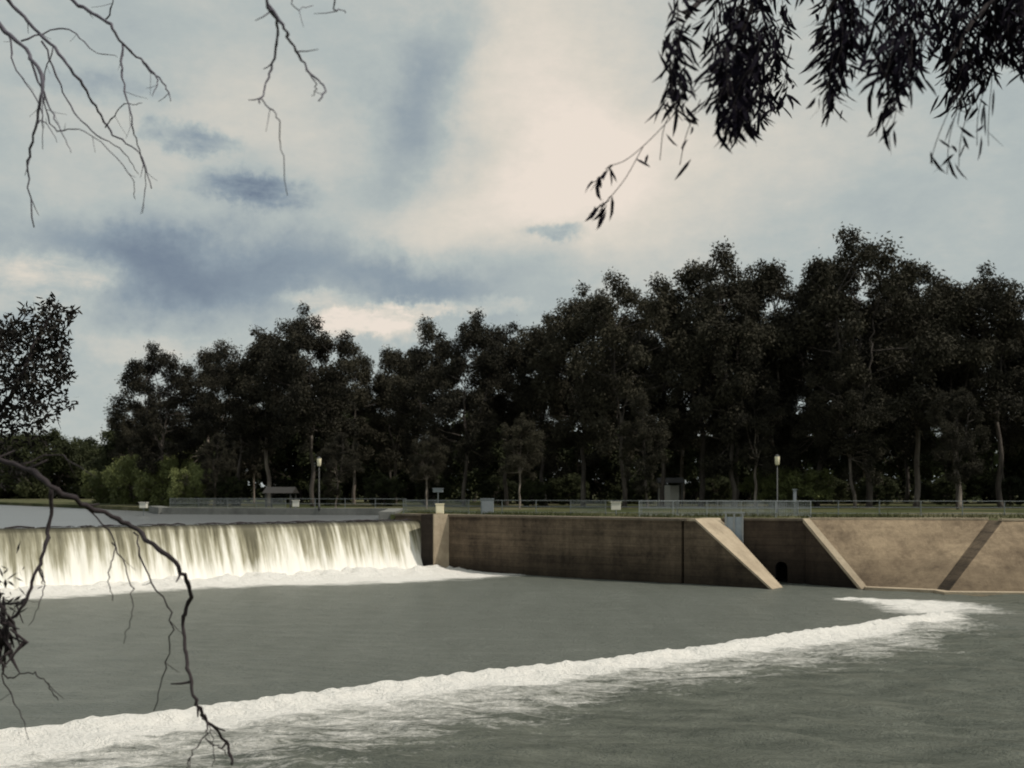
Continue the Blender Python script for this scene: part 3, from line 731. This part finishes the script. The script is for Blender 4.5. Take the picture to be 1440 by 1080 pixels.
# hanging gum foliage above
pu = [925, 940, 960, 985, 1005, 1020, 1032, 1055, 1085, 1105, 1130, 1150, 1170, 1195, 1215, 1235, 1250, 1275, 1295, 1320, 1345, 1380, 1400, 1440, 1520, 1650]
pv = [40, 150, 175, 125, 150, 215, 232, 190, 200, 110, 60, 120, 175, 110, 40, 130, 200, 150, 75, 130, 165, 160, 105, 125, 160, 120]
lines = [(.03, .012, 0, [(1800, -160), (1500, -90), (1250, -60), (1080, -30), (1000, -10), (965, 25)]),
         (.02, .006, .4, [(1500, -90), (1420, -20), (1360, 40), (1330, 110)]), (.015, .005, -.3, [(1250, -60), (1180, -10), (1150, 60)]), (.015, .005, .2, [(1080, -30), (1040, 50), (1035, 140)])]
C = []; D = []; L = []; Wd = []; lines3 = []
def strand(pts, d, nl, ls=1.0):
    P = smooth_line([at(u, v, d) for u, v in pts], 8)
    lines3.append(P)
    sw = random.gauss(-.12, .34)
    for k in range(nl):
        t = (k+random.random())/nl; q = P[min(len(P)-1, int(t*(len(P)-1)))]
        a = random.uniform(0, 6.28); o = .024
        C.append((q.x+random.gauss(0, o), q.y+random.gauss(0, o), q.z)); D.append((math.cos(a)*.55+sw, math.sin(a)*.5, -random.uniform(.4, 1.1)))
        L.append(random.uniform(.05, .14)*ls); Wd.append(random.uniform(.012, .022)*ls)
centres = [(956, 1), (1022, 1.), (1034, 1.), (1052, .95), (1086, 1.), (1168, .95), (1178, 1.), (1250, 1.), (1264, .9), (1320, .85), (1347, 1.), (1386, 1.), (1410, .9), (1440, 1.), (1480, 1.), (1530, 1.), (1590, 1.)]
for cu, wgt in centres:
    dc = random.uniform(4.8, 6.2)
    for j in range(random.choice((9, 11, 13))):
        u1 = cu+random.gauss(-2, 10); vb = np.interp(u1, pu, pv)*random.uniform(.45, 1.08)*wgt-18
        v0 = vb-random.uniform(50, 120); u0 = u1+random.gauss(12, 18)
        strand([(u0, v0), ((u0+u1)/2+random.gauss(0, 8), (v0+vb)/2), (u1, vb)], dc+random.gauss(0, .15), int(4+(vb-v0)/6))
for i in range(160):
    u0 = random.uniform(990, 1640); z1 = random.uniform(-20, 95)*random.uniform(.45, 1)
    if 1105 < u0 < 1148 or 1196 < u0 < 1230 or 1282 < u0 < 1308: z1 = random.uniform(-40, 25)
    strand([(u0+random.gauss(20, 24), z1-140), (u0+6, z1-75), (u0+random.gauss(-6, 16), z1-20)], random.uniform(4.8, 6.5), 16)
for pts, nl in (([(1040, 60), (985, 120), (935, 175), (905, 205), (880, 225), (862, 232)], 2), ([(862, 232), (850, 245), (840, 256)], 10), ([(905, 205), (880, 250), (856, 280), (846, 292)], 0), ([(858, 276), (850, 288), (842, 298)], 10),
                ([(960, 130), (935, 175), (928, 225)], 3), ([(985, 140), (965, 190), (956, 232)], 4), ([(1350, 120), (1320, 190), (1308, 230)], 5), ([(1350, 140), (1335, 195), (1332, 245)], 6), ([(1370, 130), (1352, 190), (1348, 235)], 6), ([(1385, 120), (1375, 165), (1374, 205)], 5), ([(1395, 110), (1390, 170), (1390, 205)], 4),
                ([(1250, 120), (1252, 160), (1245, 180)], 5), ([(1165, 110), (1160, 140), (1158, 160)], 4), ([(970, 20), (945, 60), (935, 70)], 5)):
    strand(pts, 4.9, nl)
root = branch_obj('leafy_branch', lines, 5.4, "dark gum foliage with long hanging leaves against the sky", M_twig)
mb = MB()
for P in lines3: mb.tube(P[::2]+[P[-1]], .0018, 4)
add('twigs', mb.me('twigs'), M_twig, root)
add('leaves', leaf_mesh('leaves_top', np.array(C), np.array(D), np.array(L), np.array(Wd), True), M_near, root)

# ---------------------------------------------------------------- sky
SUN_EL = math.radians(54); to = Vector((.82, -.25, 0)).normalized()*math.cos(SUN_EL)+Vector((0, 0, math.sin(SUN_EL)))
w = bpy.data.worlds.new("World"); scene.world = w; w.use_nodes = True
t = NT(w.node_tree); bg = t.n['Background']
sky = t.n.new('ShaderNodeTexSky'); sky.sky_type = 'NISHITA'; sky.sun_disc = False; sky.sun_elevation = SUN_EL; sky.sun_rotation = math.atan2(to.x, to.y)
gen = t.n.new('ShaderNodeTexCoord').outputs['Generated']
sp = t.n.new('ShaderNodeSeparateXYZ'); t.l.new(gen, sp.inputs[0])
az = t.m('ARCTAN2', sp.outputs[0], sp.outputs[1]); el = t.m('ARCSINE', sp.outputs[2])
wn1 = t.m('MULTIPLY', t.m('SUBTRACT', t.noise(gen, 3.2, 7, .64), .5), .22)
wn2 = t.m('MULTIPLY', t.m('SUBTRACT', t.noise(t.mapping(gen, loc=(5, 2, 1)), 4.2, 7, .66), .5), .16)
azw = t.m('ADD', az, wn1); elw = t.m('ADD', el, wn2)
wf1 = t.m('MULTIPLY', t.m('SUBTRACT', t.noise(t.mapping(gen, loc=(1, 7, 3)), 26, 6, .68), .5), .065)
wf2 = t.m('MULTIPLY', t.m('SUBTRACT', t.noise(t.mapping(gen, loc=(9, 4, 2)), 34, 6, .68), .5), .038)
azf = t.m('ADD', az, wf1); elf = t.m('ADD', el, wf2)
wisp = t.m('MULTIPLY', t.m('SUBTRACT', t.noise(t.mapping(gen, (1, 1, 3.0)), 24, 6, .7), .32), 2.9, clamp=True)
def blob(u, v, ru, rv, amp, rot=0, fine=False, sharp=1.0):
    a0 = math.atan((u-720)/F); e0 = math.atan((HOR-v)/F*math.cos(a0)); ru /= F; rv /= F
    A, E = (azf, elf) if fine else (azw, elw)
    da = t.m('SUBTRACT', A, a0); de = t.m('SUBTRACT', E, e0); c = math.cos(rot); s_ = math.sin(rot)
    p = t.m('ADD', t.m('MULTIPLY', da, c/ru), t.m('MULTIPLY', de, s_/ru)); q = t.m('SUBTRACT', t.m('MULTIPLY', de, c/rv), t.m('MULTIPLY', da, s_/rv))
    r2 = t.m('ADD', t.m('MULTIPLY', p, p), t.m('MULTIPLY', q, q))
    g = t.m('EXPONENT', t.m('MULTIPLY', t.m('POWER', r2, sharp), -1.0))
    if fine: g = t.m('MULTIPLY', g, t.m('ADD', t.m('MULTIPLY', wisp, .65), .45))
    return t.m('MULTIPLY', g, amp)
base = t.m('ADD', .60, t.m('MULTIPLY', t.m('SUBTRACT', t.noise(t.mapping(gen, (1, 1, 2.2)), 2.6, 6, .6), .5), .30))
base = t.m('ADD', base, t.m('MULTIPLY', t.m('SUBTRACT', t.noise(t.mapping(gen, (1, 1, 2.0)), 9, 8, .72), .5), .38))
for b in (dict(u=800, v=130, ru=150, rv=220, amp=.30, rot=.5), dict(u=640, v=290, ru=240, rv=70, amp=.26, rot=.35), dict(u=1000, v=220, ru=220, rv=110, amp=.14),
          dict(u=590, v=110, ru=190, rv=46, amp=-.34, rot=.95), dict(u=300, v=402, ru=210, rv=46, amp=-.48), dict(u=150, v=345, ru=120, rv=28, amp=-.20, rot=-.2),
          dict(u=560, v=400, ru=140, rv=32, amp=-.24, rot=-.25), dict(u=300, v=200, ru=220, rv=90, amp=.14, rot=.3),
          dict(u=750, v=400, ru=160, rv=40, amp=-.08), dict(u=1200, v=300, ru=300, rv=60, amp=-.02), dict(u=700, v=-350, ru=500, rv=250, amp=.1)):
    base = t.m('ADD', base, blob(**b))
for b in (dict(u=270, v=194, ru=56, rv=17, amp=-.44, rot=-.12, fine=True, sharp=1.7), dict(u=355, v=266, ru=72, rv=22, amp=-.54, rot=-.1, fine=True, sharp=1.7), dict(u=782, v=328, ru=36, rv=11, amp=-.42, fine=True, sharp=1.6),
          dict(u=512, v=452, ru=70, rv=22, amp=.58, fine=True, sharp=2.4), dict(u=592, v=436, ru=48, rv=10, amp=.44, fine=True, sharp=2), dict(u=80, v=385, ru=84, rv=30, amp=.40, fine=True, sharp=2.2), dict(u=20, v=425, ru=90, rv=16, amp=.2, fine=True, sharp=2),
          dict(u=120, v=520, ru=120, rv=50, amp=-.06, fine=True), dict(u=150, v=120, ru=100, rv=15, amp=-.22, fine=True), dict(u=210, v=490, ru=90, rv=22, amp=.16, fine=True, sharp=2), dict(u=690, v=430, ru=60, rv=12, amp=.2, fine=True, sharp=2),
          dict(u=450, v=418, ru=60, rv=12, amp=.28, fine=True, sharp=2), dict(u=560, v=470, ru=50, rv=14, amp=.2, fine=True, sharp=2)):
    base = t.m('ADD', base, blob(**b))
cc = t.ramp(t.m('MULTIPLY', base, 1.0, clamp=True), [(0, sr(103, 116, 135)), (.3, sr(138, 151, 161)), (.6, sr(176, 184, 182)), (.85, sr(213, 207, 195)), (1, sr(232, 220, 207))])
vs = t.n.new('ShaderNodeVectorMath'); vs.operation = 'SCALE'; t.l.new(cc, vs.inputs[0]); vs.inputs['Scale'].default_value = 10.4
t.put(bg, 'Color', t.mix(.97, sky.outputs[0], vs.outputs[0])); bg.inputs['Strength'].default_value = .1

sun = bpy.data.lights.new('sun', 'SUN'); sun.energy = 3.0; sun.angle = math.radians(1.0); sun.color = (1, .94, .84)
so = bpy.data.objects.new('sun', sun); COL.objects.link(so); so.rotation_euler = (-to).to_track_quat('-Z', 'Y').to_euler(); so.location = (60, -40, 80)

# ---------------------------------------------------------------- camera
cam = bpy.data.cameras.new('camera'); co_ = bpy.data.objects.new('camera', cam); COL.objects.link(co_)
cam.sensor_width = 36; cam.lens = 36*F/1440; cam.shift_y = (HOR-540)/1440
co_.location = (0, 0, EYE); co_.rotation_euler = (math.radians(90), 0, 0); cam.clip_end = 6000; cam.clip_start = .05
cam.dof.use_dof = True; cam.dof.focus_distance = 12; cam.dof.aperture_fstop = 2.1
scene.camera = co_
scene.view_settings.view_transform = 'Standard'; scene.view_settings.look = 'None'; scene.view_settings.exposure = 0
